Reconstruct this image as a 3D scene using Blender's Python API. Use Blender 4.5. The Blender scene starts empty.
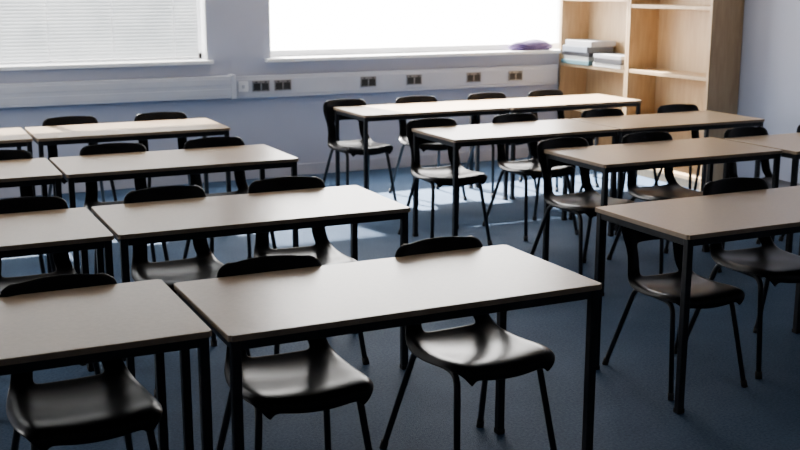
import bpy, bmesh, math, random
from mathutils import Vector, Matrix, Euler
random.seed(7)
scene=bpy.context.scene
col=scene.collection

# ------------------------------------------------------------------ materials
def new_mat(name):
    m=bpy.data.materials.new(name); m.use_nodes=True
    nt=m.node_tree; b=nt.nodes.get('Principled BSDF')
    return m,nt,b
def noisy(name,c1,c2,scale=5,rough=.6,rvar=0,bump=0,bscale=None,detail=4,metal=0,spec=.5):
    m,nt,b=new_mat(name)
    tc=nt.nodes.new('ShaderNodeTexCoord')
    n=nt.nodes.new('ShaderNodeTexNoise'); n.inputs['Scale'].default_value=scale; n.inputs['Detail'].default_value=detail
    nt.links.new(tc.outputs['Object'],n.inputs['Vector'])
    r=nt.nodes.new('ShaderNodeValToRGB')
    r.color_ramp.elements[0].position=.35; r.color_ramp.elements[1].position=.65
    r.color_ramp.elements[0].color=(*c1,1); r.color_ramp.elements[1].color=(*c2,1)
    nt.links.new(n.outputs['Fac'],r.inputs['Fac']); nt.links.new(r.outputs['Color'],b.inputs['Base Color'])
    b.inputs['Roughness'].default_value=rough; b.inputs['Metallic'].default_value=metal
    b.inputs['Specular IOR Level'].default_value=spec
    if rvar:
        mr=nt.nodes.new('ShaderNodeMapRange'); mr.inputs['To Min'].default_value=rough-rvar; mr.inputs['To Max'].default_value=rough+rvar
        nt.links.new(n.outputs['Fac'],mr.inputs['Value']); nt.links.new(mr.outputs['Result'],b.inputs['Roughness'])
    if bump:
        n2=nt.nodes.new('ShaderNodeTexNoise'); n2.inputs['Scale'].default_value=bscale or scale*10; n2.inputs['Detail'].default_value=3
        nt.links.new(tc.outputs['Object'],n2.inputs['Vector'])
        bp=nt.nodes.new('ShaderNodeBump'); bp.inputs['Strength'].default_value=bump; bp.inputs['Distance'].default_value=.01
        nt.links.new(n2.outputs['Fac'],bp.inputs['Height']); nt.links.new(bp.outputs['Normal'],b.inputs['Normal'])
    return m
M_wall=noisy('painted_wall',(.36,.39,.49),(.39,.42,.52),2,.75,bump=.1,bscale=120)
M_fwall=noisy('front_wall_paint',(.20,.21,.25),(.23,.24,.28),2,.8)
M_ceil=noisy('ceiling_paint',(.40,.40,.40),(.45,.45,.44),3,.9)
M_white=noisy('white_upvc',(.78,.79,.81),(.83,.84,.86),4,.35)
M_trunk=noisy('trunking_pvc',(.48,.50,.56),(.52,.54,.59),4,.4)
M_top=noisy('table_laminate',(.42,.30,.185),(.47,.34,.215),60,.30,rvar=.03,bump=.05,bscale=400,spec=.6)
M_edge=noisy('table_edge',(.24,.17,.11),(.28,.21,.14),20,.5)
M_steel=noisy('black_powder_coat',(.008,.009,.011),(.013,.014,.016),30,.42,spec=.3)
M_plast=noisy('black_polypropylene',(.005,.005,.006),(.007,.007,.008),6,.30,spec=.13)
M_rub=noisy('rubber_foot',(.01,.01,.01),(.015,.015,.015),20,.8)
M_sock=noisy('brushed_steel',(.22,.22,.22),(.30,.30,.30),40,.4,metal=.8)
M_sdark=noisy('socket_insert',(.015,.015,.015),(.02,.02,.02),20,.4)
M_base=noisy('baseboard_paint',(.34,.36,.44),(.38,.40,.48),5,.5)

def wood():
    m,nt,b=new_mat('beech_wood')
    tc=nt.nodes.new('ShaderNodeTexCoord'); mp=nt.nodes.new('ShaderNodeMapping')
    mp.inputs['Scale'].default_value=(6,6,.8)
    n=nt.nodes.new('ShaderNodeTexNoise'); n.inputs['Scale'].default_value=5; n.inputs['Detail'].default_value=6; n.inputs['Distortion'].default_value=.6
    r=nt.nodes.new('ShaderNodeValToRGB'); r.color_ramp.elements[0].position=.3; r.color_ramp.elements[1].position=.7
    r.color_ramp.elements[0].color=(.40,.27,.145,1); r.color_ramp.elements[1].color=(.50,.355,.20,1)
    nt.links.new(tc.outputs['Object'],mp.inputs['Vector']); nt.links.new(mp.outputs['Vector'],n.inputs['Vector'])
    nt.links.new(n.outputs['Fac'],r.inputs['Fac']); nt.links.new(r.outputs['Color'],b.inputs['Base Color'])
    b.inputs['Roughness'].default_value=.5
    return m
M_wood=wood()
def carpet():
    m,nt,b=new_mat('blue_carpet')
    tc=nt.nodes.new('ShaderNodeTexCoord')
    n=nt.nodes.new('ShaderNodeTexNoise'); n.inputs['Scale'].default_value=90; n.inputs['Detail'].default_value=5
    n3=nt.nodes.new('ShaderNodeTexNoise'); n3.inputs['Scale'].default_value=2.5; n3.inputs['Detail'].default_value=3
    for k in (n,n3): nt.links.new(tc.outputs['Object'],k.inputs['Vector'])
    mx=nt.nodes.new('ShaderNodeMath'); mx.operation='ADD'
    ml=nt.nodes.new('ShaderNodeMath'); ml.operation='MULTIPLY'; ml.inputs[1].default_value=.45
    nt.links.new(n3.outputs['Fac'],ml.inputs[0]); nt.links.new(n.outputs['Fac'],mx.inputs[0]); nt.links.new(ml.outputs[0],mx.inputs[1])
    r=nt.nodes.new('ShaderNodeValToRGB'); r.color_ramp.elements[0].position=.5; r.color_ramp.elements[1].position=.95
    r.color_ramp.elements[0].color=(.022,.050,.100,1); r.color_ramp.elements[1].color=(.058,.105,.185,1)
    nt.links.new(mx.outputs[0],r.inputs['Fac']); nt.links.new(r.outputs['Color'],b.inputs['Base Color'])
    b.inputs['Roughness'].default_value=.75; b.inputs['Specular IOR Level'].default_value=.2
    n2=nt.nodes.new('ShaderNodeTexNoise'); n2.inputs['Scale'].default_value=260
    nt.links.new(tc.outputs['Object'],n2.inputs['Vector'])
    bp=nt.nodes.new('ShaderNodeBump'); bp.inputs['Strength'].default_value=.4; bp.inputs['Distance'].default_value=.01
    nt.links.new(n2.outputs['Fac'],bp.inputs['Height']); nt.links.new(bp.outputs['Normal'],b.inputs['Normal'])
    return m
M_carpet=carpet()
def blind_mat():
    m=bpy.data.materials.new('blind_slat'); m.use_nodes=True; nt=m.node_tree; nt.nodes.clear()
    o=nt.nodes.new('ShaderNodeOutputMaterial')
    tl=nt.nodes.new('ShaderNodeBsdfTranslucent'); df=nt.nodes.new('ShaderNodeBsdfDiffuse'); mx=nt.nodes.new('ShaderNodeAddShader')
    tc=nt.nodes.new('ShaderNodeTexCoord')
    n=nt.nodes.new('ShaderNodeTexNoise'); n.inputs['Scale'].default_value=5; n.inputs['Detail'].default_value=4
    nt.links.new(tc.outputs['Object'],n.inputs['Vector'])
    r=nt.nodes.new('ShaderNodeValToRGB'); r.color_ramp.elements[0].position=.3; r.color_ramp.elements[1].position=.7
    r.color_ramp.elements[0].color=(.022,.025,.027,1); r.color_ramp.elements[1].color=(.045,.048,.05,1)
    nt.links.new(n.outputs['Fac'],r.inputs['Fac']); nt.links.new(r.outputs['Color'],tl.inputs['Color']); df.inputs['Color'].default_value=(.36,.37,.38,1)
    nt.links.new(tl.outputs[0],mx.inputs[0]); nt.links.new(df.outputs[0],mx.inputs[1]); nt.links.new(mx.outputs[0],o.inputs['Surface'])
    return m
M_blind=blind_mat()
def glass_mat():
    m=bpy.data.materials.new('window_glass'); m.use_nodes=True; nt=m.node_tree; nt.nodes.clear()
    o=nt.nodes.new('ShaderNodeOutputMaterial'); t=nt.nodes.new('ShaderNodeBsdfTransparent'); g=nt.nodes.new('ShaderNodeBsdfGlossy')
    g.inputs['Roughness'].default_value=.02; mx=nt.nodes.new('ShaderNodeMixShader'); mx.inputs['Fac'].default_value=.05
    nt.links.new(t.outputs[0],mx.inputs[1]); nt.links.new(g.outputs[0],mx.inputs[2]); nt.links.new(mx.outputs[0],o.inputs['Surface'])
    return m
M_glass=glass_mat()

# ------------------------------------------------------------------ helpers
def obj(name,me,parent=None,loc=(0,0,0)):
    o=bpy.data.objects.new(name,me); col.objects.link(o); o.location=loc
    if parent: o.parent=parent
    return o
def empty(name,loc=(0,0,0),rz=0,sc=1):
    e=bpy.data.objects.new(name,None); e.empty_display_size=.1; col.objects.link(e)
    e.location=loc; e.rotation_euler=(0,0,rz); e.scale=(sc,)*3
    return e
def boxes_mesh(name,boxes,mats,bevel=0):
    """boxes: (x0,x1,y0,y1,z0,z1,mat_index)"""
    bm=bmesh.new()
    for bx in boxes:
        x0,x1,y0,y1,z0,z1=bx[:6]; mi=bx[6] if len(bx)>6 else 0
        b2=bmesh.new()
        bmesh.ops.create_cube(b2,size=1)
        for v in b2.verts:
            v.co=Vector(((x0+x1)/2+v.co.x*(x1-x0),(y0+y1)/2+v.co.y*(y1-y0),(z0+z1)/2+v.co.z*(z1-z0)))
        bv=min(bevel,.45*min(x1-x0,y1-y0,z1-z0))
        if bv>0: bmesh.ops.bevel(b2,geom=b2.edges[:],offset=bv,segments=2,affect='EDGES',profile=.5)
        for fc in b2.faces: fc.material_index=mi
        tmp=bpy.data.meshes.new('t'); b2.to_mesh(tmp); b2.free(); bm.from_mesh(tmp); bpy.data.meshes.remove(tmp)
    me=bpy.data.meshes.new(name); bm.to_mesh(me); bm.free()
    for m in mats: me.materials.append(m)
    return me
def fillet(pts,r,seg=5):
    out=[Vector(pts[0])]
    for i in range(1,len(pts)-1):
        p=Vector(pts[i]); a=(Vector(pts[i-1])-p); b=(Vector(pts[i+1])-p)
        rr=min(r,a.length*.45,b.length*.45); A=p+a.normalized()*rr; B=p+b.normalized()*rr
        for k in range(seg+1):
            t=k/seg; out.append(A*(1-t)**2+p*2*t*(1-t)+B*t*t)
    out.append(Vector(pts[-1])); return out
def tube(bm,pts,rad,n=10):
    pts=[Vector(p) for p in pts]; rings=[]
    t0=(pts[1]-pts[0]).normalized(); ref=Vector((1,0,0)) if abs(t0.x)<.8 else Vector((0,1,0))
    u=t0.cross(ref).normalized()
    for i,p in enumerate(pts):
        t=(pts[min(i+1,len(pts)-1)]-pts[max(i-1,0)]).normalized()
        u=(u-t*u.dot(t)).normalized(); v=t.cross(u)
        rings.append([bm.verts.new(p+(u*math.cos(2*math.pi*k/n)+v*math.sin(2*math.pi*k/n))*rad) for k in range(n)])
    fs=[]
    for a,b in zip(rings,rings[1:]):
        for k in range(n): fs.append(bm.faces.new((a[k],a[(k+1)%n],b[(k+1)%n],b[k])))
    fs.append(bm.faces.new(rings[0][::-1])); fs.append(bm.faces.new(rings[-1]))
    for q in fs: q.smooth=True
    return fs

# ------------------------------------------------------------------ chair
def shell_mesh():
    rows=[(-.232,.392,.145),(-.237,.410,.162),(-.230,.430,.178),(-.205,.441,.193),(-.15,.440,.206),(-.07,.431,.208),(0,.425,.208),(.07,.427,.203),(.12,.435,.193),
          (.155,.452,.182),(.178,.474,.173),(.192,.500,.166),(.203,.535,.163),(.212,.570,.163),(.220,.600,.167),(.229,.635,.176),(.237,.67,.182),(.244,.70,.183),(.250,.725,.179),(.255,.742,.169),(.259,.752,.151),(.266,.757,.135)]
    cols=[-1,-.96,-.88,-.75,-.6,-.4,-.2,0,.2,.4,.6,.75,.88,.96,1]
    bm=bmesh.new(); g=[]
    for i,(y,z,hw) in enumerate(rows):
        s=max(0,min(1,(i-7)/5)) # 0 seat,1 back
        rr=[]
        for t in cols:
            a=abs(t)
            dish=.020*a*a
            curl=.026*max(0,(a-.84)/.16)**1.6
            zz=z+(dish-curl)*(1-s)+(-.004*a*a)*s
            yy=y-(.045*a*a)*s+(curl*.9)*s
            rr.append(bm.verts.new((t*hw,yy,zz)))
        g.append(rr)
    for i in range(len(rows)-1):
        for j in range(len(cols)-1):
            c=(cols[j]+cols[j+1])/2
            if 9<=i<=13 and abs(c)<.62: continue
            f=bm.faces.new((g[i][j],g[i][j+1],g[i+1][j+1],g[i+1][j])); f.smooth=True
    bmesh.ops.recalc_face_normals(bm,faces=bm.faces[:])
    me=bpy.data.meshes.new('chair_shell'); bm.to_mesh(me); bm.free()
    o=bpy.data.objects.new('tmp',me); col.objects.link(o)
    so=o.modifiers.new('s','SOLIDIFY'); so.thickness=.006; so.offset=0
    ss=o.modifiers.new('u','SUBSURF'); ss.levels=2; ss.render_levels=2
    dg=bpy.context.evaluated_depsgraph_get(); dg.update()
    me2=bpy.data.meshes.new_from_object(o.evaluated_get(dg)); me2.name='chair_shell'
    bpy.data.objects.remove(o); bpy.data.meshes.remove(me)
    me2.materials.clear(); me2.materials.append(M_plast)
    for p in me2.polygons: p.use_smooth=True
    return me2
def chair_frame_mesh():
    bm=bmesh.new()
    for s in (-1,1):
        pts=fillet([(s*.200,-.236,.012),(s*.158,-.160,.412),(s*.150,.125,.412),(s*.205,.262,.012)],.05)
        tube(bm,pts,.0115)
    for y in (-.12,.085): tube(bm,[(-.153,y,.408),(.153,y,.408)],.009,8)
    for s in (-1,1):
        for (a,b) in [((s*.2025,-.2405,0),(s*.199,-.233,.03)),((s*.2065,.266,0),(s*.203,.257,.03))]:
            for f in tube(bm,[a,b],.0145): f.material_index=1
    me=bpy.data.meshes.new('chair_frame'); bm.to_mesh(me); bm.free()
    me.materials.append(M_steel); me.materials.append(M_rub); return me
SH=shell_mesh(); FR=chair_frame_mesh()
def chair(x,yback,rz=0,sc=1.02):
    # yback: room y of the top of the back
    e=empty('classroom_chair',(x,yback-.262*sc,0),math.radians(rz),sc)
    obj('seat_shell',SH,e); obj('leg_frame',FR,e)

# ------------------------------------------------------------------ tables
L,D,HT=1.222,.6,.72
bm_top=boxes_mesh('tabletop',[(0,L,0,D,HT-.018,HT,0)],[M_top,M_edge],.0)
b=bmesh.new(); b.from_mesh(bm_top)
for fc in b.faces: fc.material_index=0 if fc.normal.z>.5 else 1
bmesh.ops.bevel(b,geom=[e for e in b.edges if abs((e.verts[0].co-e.verts[1].co).z)>.01],offset=.008,segments=3,affect='EDGES')
bmesh.ops.bevel(b,geom=[e for e in b.edges if e.is_manifold and len(e.link_faces)==2 and e.link_faces[0].normal.z>.5 or (len(e.link_faces)==2 and e.link_faces[1].normal.z>.5 and e.link_faces[0].normal.z<.5)],offset=.0015,segments=1,affect='EDGES')
b.to_mesh(bm_top); b.free()
i=.008; w=.028
fr=[]
for (x0,x1) in ((i,i+w),(L-i-w,L-i)):
    for (y0,y1) in ((i,i+w),(D-i-w,D-i)):
        fr.append((x0,x1,y0,y1,.012,HT-.018,0)); fr.append((x0-.002,x1+.002,y0-.002,y1+.002,0,.02,1))
for (y0,y1) in ((i+.003,i+w-.003),(D-i-w+.003,D-i-.003)): fr.append((i+w,L-i-w,y0,y1,HT-.048,HT-.018,0))
for (x0,x1) in ((i+.003,i+w-.003),(L-i-w+.003,L-i-.003)): fr.append((x0,x1,i+w,D-i-w,HT-.048,HT-.018,0))
bm_frame=boxes_mesh('table_frame',fr,[M_steel,M_rub],.003)
def table(x,y,rz=0):
    e=empty('classroom_table',(x,y,0),math.radians(rz))
    obj('tabletop',bm_top,e); obj('metal_frame',bm_frame,e)

# left block
table(.793,2.748,.3); table(-.455,2.815,0)
table(.771,4.105,-.3); table(-.467,4.10,.2)
table(.81,5.57,0); table(-.43,5.59,-.3)
table(.853,6.98,0); table(-.39,6.99,.2)
# right block
table(2.705,3.18,.5); table(3.96,3.215,0)
table(3.40,4.68,-.5); table(4.65,4.60,0)
table(3.13,5.84,0); table(4.365,5.84,-.3)
table(3.14,7.235,-.3); table(4.375,7.22,.3)
chairs=[(.46,3.455,2,1.0),(1.11,3.40,-2,1.005),(1.76,3.40,3,1.005),
 (.50,4.77,0),(1.11,4.765,3),(1.65,4.765,-3),
 (.55,6.22,2),(1.15,6.225,-2),(1.75,6.225,3),
 (1.16,7.65,2),(1.75,7.64,-3),
 (3.50,3.86,-3),(4.28,3.87,2),
 (3.56,5.33,3),(4.14,5.33,-2),(4.86,5.26,2),(5.45,5.26,-2),
 (3.28,6.50,-3),(3.94,6.50,2),(4.66,6.50,0),(5.33,6.51,-3),
 (3.26,7.90,2),(3.85,7.88,-2),(4.50,7.88,0),(5.08,7.88,3)]
for c in chairs: chair(*c)
chair(2.98,3.78,-2,.925)

# ------------------------------------------------------------------ room shell
X0,X1,Y0,Y1,ZC=-2.6,6.27,-2.2,9.0,3.0
T=.28
W1=(-.9,2.50); W2=(3.04,6.10); ZS,ZT=1.02,2.80
obj('floor',boxes_mesh('floor',[(X0-T,X1+T,Y0-T,Y1+T,-.1,0)],[M_carpet]))
obj('ceiling',boxes_mesh('ceiling',[(X0-T,X1+T,Y0-T,Y1+T,ZC,ZC+.1)],[M_ceil]))
obj('wall_back',boxes_mesh('wall_back',[(X0-T,X1+T,Y1,Y1+T,0,ZS),(X0-T,X1+T,Y1,Y1+T,ZT,ZC),(X0-T,W1[0],Y1,Y1+T,ZS,ZT),(W1[1],W2[0],Y1,Y1+T,ZS,ZT),(W2[1],X1+T,Y1,Y1+T,ZS,ZT)],[M_wall]))
obj('wall_right',boxes_mesh('wall_right',[(X1,X1+T,Y0,Y1,0,ZC)],[M_wall]))
LW_FILL=[(5.6,7.8)]; ZL=2.3  # out-of-view opening added in the left wall to let in fill light
obj('wall_left',boxes_mesh('wall_left',[(X0-T,X0,Y0,Y1,0,ZS),(X0-T,X0,Y0,Y1,ZL,ZC),(X0-T,X0,Y0,LW_FILL[0][0],ZS,ZL),(X0-T,X0,LW_FILL[0][1],Y1,ZS,ZL)],[M_wall]))
obj('wall_front',boxes_mesh('wall_front',[(X0,X1,Y0-T,Y0,0,ZC)],[M_fwall]))
obj('baseboard_back',boxes_mesh('baseboard_back',[(X0,X1,Y1-.015,Y1,0,.1)],[M_base],.004))
obj('baseboard_right',boxes_mesh('baseboard_right',[(X1-.015,X1,Y0,6.84,0,.1)],[M_base],.004))
# sills
for k,W in enumerate((W1,W2)):
    xe=W[1]+.03 if k==0 else 5.93
    obj('trim_%d'%(k+1),boxes_mesh('sill',[(W[0]-.05,xe,Y1-.07,Y1,ZS-.025,ZS+.005),(W[0]+.001,W[1]-.001,Y1,Y1+.2,ZS-.02,ZS+.005)],[M_white],.004))
def window(n,W,mull):
    e=empty('window_%d'%n,(0,0,0)); ya,yb=Y1+.15,Y1+.21; fw=.055
    bx=[(W[0],W[1],ya,yb,ZS+.005,ZS+.005+fw),(W[0],W[1],ya,yb,ZT-fw,ZT),(W[0],W[0]+fw,ya,yb,ZS,ZT),(W[1]-fw,W[1],ya,yb,ZS,ZT)]
    for m in mull: bx.append((m-.03,m+.03,ya,yb,ZS,ZT))
    bx+= [(W[0],W[0]+.01,Y1+.002,ya,ZS+.005,ZT),(W[1]-.01,W[1],Y1+.002,ya,ZS+.005,ZT),(W[0],W[1],Y1+.002,ya,ZT-.01,ZT)]
    obj('frame',boxes_mesh('frame',bx,[M_white],.004),e)
    obj('pane',boxes_mesh('pane',[(W[0]+fw*.6,W[1]-fw*.6,Y1+.178,Y1+.182,ZS+fw*.6,ZT-fw*.6)],[M_glass]),e)
    return e
w1=window(1,W1,[.70]); w2=window(2,W2,[])
for n,(a,c) in enumerate(LW_FILL):
    e=empty('window_%d'%(n+3)); xa,xb=X0-.21,X0-.15  # frame for the added fill opening, never in view
    obj('frame',boxes_mesh('frame',[(xa,xb,a,c,ZS,ZS+.055),(xa,xb,a,c,ZL-.055,ZL),(xa,xb,a,a+.055,ZS,ZL),(xa,xb,c-.055,c,ZS,ZL),(xa,xb,(a+c)/2-.03,(a+c)/2+.03,ZS,ZL)],[M_white],.004),e)
# venetian blind: tilted slats, head rail, bottom rail, ladder cords
bm=bmesh.new(); xa,xb=W1[0]+.03,W1[1]-.05; yc=Y1+.105; z=ZS+.045; tl=math.radians(72); hw=.0150
while z<ZT-.05:
    dy,dz=hw*math.cos(tl),hw*math.sin(tl)
    pr=[]
    for s in (-1,0,1):
        bow=.0022*(1-s*s)
        y_=yc+s*dy-bow*math.sin(tl); z_=z+s*dz+bow*math.cos(tl)
        pr.append((bm.verts.new((xa,y_,z_)),bm.verts.new((xb,y_,z_))))
    for p,q in zip(pr,pr[1:]):
        f=bm.faces.new((p[0],p[1],q[1],q[0])); f.smooth=True
    z+=.0275
me=bpy.data.meshes.new('slats'); bm.to_mesh(me); bm.free(); me.materials.append(M_blind)
e=empty('venetian_blind'); obj('slats',me,e)
bx=[(xa,xb,yc-.014,yc+.014,ZS+.012,ZS+.03),(xa,xb,yc-.02,yc+.02,ZT-.05,ZT-.012)]
for cx in (-.6,.1,.8,1.25,1.75,2.25):
    bx.append((cx-.002,cx+.002,yc-.014,yc-.011,ZS+.02,ZT-.03))
obj('rails',boxes_mesh('rails',bx,[M_white]),e)
# dado trunking
G=.004
tr=empty('dado_trunking',(0,Y1-G,0))
obj('trunking_body',boxes_mesh('trk',[(X0+.01,2.67,-.10,0,.715,.895),(X0+.01,2.67,-.104,-.09,.735,.79),(X0+.01,2.67,-.104,-.09,.82,.875),
  (2.67,5.90,-.055,0,.70,.885),(2.69,5.90,-.060,-.05,.725,.86),(2.66,2.70,-.108,0,.705,.905)],[M_trunk],.004),tr)
YS=Y1-G-.0605
for sx in (2.93,3.125,3.92,4.37,4.98,5.43):
    e=empty('power_socket',(sx,YS,.80))
    obj('plate',boxes_mesh('plate',[(-.076,.076,-.008,0,-.045,.045,0),(-.066,-.006,-.010,-.006,-.036,.024,1),(.006,.066,-.010,-.006,-.036,.024,1),(-.050,-.034,-.013,-.006,.027,.039,1),(.034,.050,-.013,-.006,.027,.039,1)],[M_sock,M_sdark],.002),e)
e=empty('fused_switch',(2.775,YS,.80)); obj('plate',boxes_mesh('plate',[(-.043,.043,-.008,0,-.043,.043,0),(-.012,.012,-.013,-.006,-.015,.015,1)],[M_white,M_trunk],.003),e)

# ------------------------------------------------------------------ bookcases (along right wall)
def bookcase(y0,y1,shelves,top=1.98):
    e=empty('bookcase',(0,0,0)); x0,x1=5.945,6.265; t=.025
    bx=[(x0,x1,y0,y0+t,0,top),(x0,x1,y1-t,y1,0,top),(x1-.012,x1,y0+t,y1-t,.06,top),(x0,x1,y0,y1,top,top+t),(x0+.02,x1,y0+t,y1-t,0,.07)]
    for s in shelves: bx.append((x0+.004,x1-.012,y0+t,y1-t,s-.03,s))
    obj('carcass',boxes_mesh('carcass',bx,[M_wood],.002),e)
bookcase(6.86,7.925,[.10,.50,.915,1.47])
bookcase(7.93,8.985,[.10,.50,.905,1.52])

cols=[(.30,.32,.35),(.03,.035,.04),(.45,.45,.43),(.05,.11,.13),(.30,.30,.32),(.02,.02,.025),(.42,.40,.36),(.14,.16,.20)]
mb=[noisy('binder_card_%d'%k,c,tuple(min(1,v*1.12) for v in c),12,.5) for k,c in enumerate(cols)]
bx=[];z=.906
for k,(y0,y1,th) in enumerate([(8.0,8.42,.035),(7.99,8.40,.045),(8.02,8.43,.03)]):
    xo=random.uniform(0,.03); bx.append((5.93+xo,6.2,y0,y1,z,z+th,(2,5,0)[k])); z+=th+.001
z=.906
for k,(y0,y1,th) in enumerate([(8.47,8.92,.04),(8.5,8.9,.035),(8.48,8.93,.035),(8.5,8.9,.055),(8.46,8.88,.05)]):
    xo=random.uniform(-.01,.03); bx.append((5.93+xo,6.22,y0,y1,z,z+th,(3,2,5,7,4)[k])); z+=th+.001
obj('ring_binders',boxes_mesh('binders',bx,mb,.003))

M_purple=noisy('purple_fabric',(.06,.035,.12),(.12,.08,.18),9,.85,bump=.4,bscale=40)
bm=bmesh.new(); bmesh.ops.create_uvsphere(bm,u_segments=28,v_segments=16,radius=1)
for v in bm.verts:
    n=.12*math.sin(5*v.co.x+2*v.co.y)+.10*math.sin(9*v.co.y+4*v.co.x)
    v.co=Vector((v.co.x*.24*(1+.2*n),v.co.y*.075,max(-.5,v.co.z*(1+n))*.06+.03))
for fc in bm.faces: fc.smooth=True
me=bpy.data.meshes.new('bag'); bm.to_mesh(me); bm.free(); me.materials.append(M_purple)
obj('pencil_case',me,None,(5.66,Y1+.04,ZS+.006))  # purple fabric bag lying folded on the window sill

# ------------------------------------------------------------------ outside, light
w=bpy.data.worlds.new('World'); scene.world=w; w.use_nodes=True
bg=w.node_tree.nodes['Background']; bg.inputs['Color'].default_value=(1,.975,.945,1); bg.inputs['Strength'].default_value=22
for k,(lx,ly,lz,sx,sz,rot) in enumerate([((W1[0]+W1[1])/2,Y1+.26,(ZS+ZT)/2,W1[1]-W1[0],ZT-ZS,(math.radians(-90),0,0)),((W2[0]+W2[1])/2,Y1+.26,(ZS+ZT)/2,W2[1]-W2[0],ZT-ZS,(math.radians(-90),0,0)),
      (X0-.26,(LW_FILL[0][0]+LW_FILL[0][1])/2,(ZS+ZL)/2,LW_FILL[0][1]-LW_FILL[0][0],ZL-ZS,(math.radians(-90),0,math.radians(90)))]):  # third portal serves the added left fill opening
    l=bpy.data.lights.new('window_portal','AREA'); l.shape='RECTANGLE'; l.size=sx; l.size_y=sz
    l.cycles.is_portal=True
    o=bpy.data.objects.new('window_portal',l); col.objects.link(o); o.location=(lx,ly,lz); o.rotation_euler=rot
s=bpy.data.lights.new('sun','SUN'); s.energy=100; s.angle=math.radians(1.0); s.color=(1,.96,.90)
so=bpy.data.objects.new('sun',s); col.objects.link(so); so.location=(3,14,8)
so.rotation_euler=Vector((.2,-.98,-1)).to_track_quat('-Z','Y').to_euler()

# ------------------------------------------------------------------ camera
cd=bpy.data.cameras.new('camera'); cd.sensor_width=36; cd.lens=1100.3/800*36
cd.dof.use_dof=True; cd.dof.focus_distance=3.9; cd.dof.aperture_fstop=5.0
co=bpy.data.objects.new('camera',cd); col.objects.link(co)
co.location=(0,0,1.6464); co.rotation_euler=Euler((math.pi/2-.2162,0,-.4422),'XYZ')
scene.camera=co
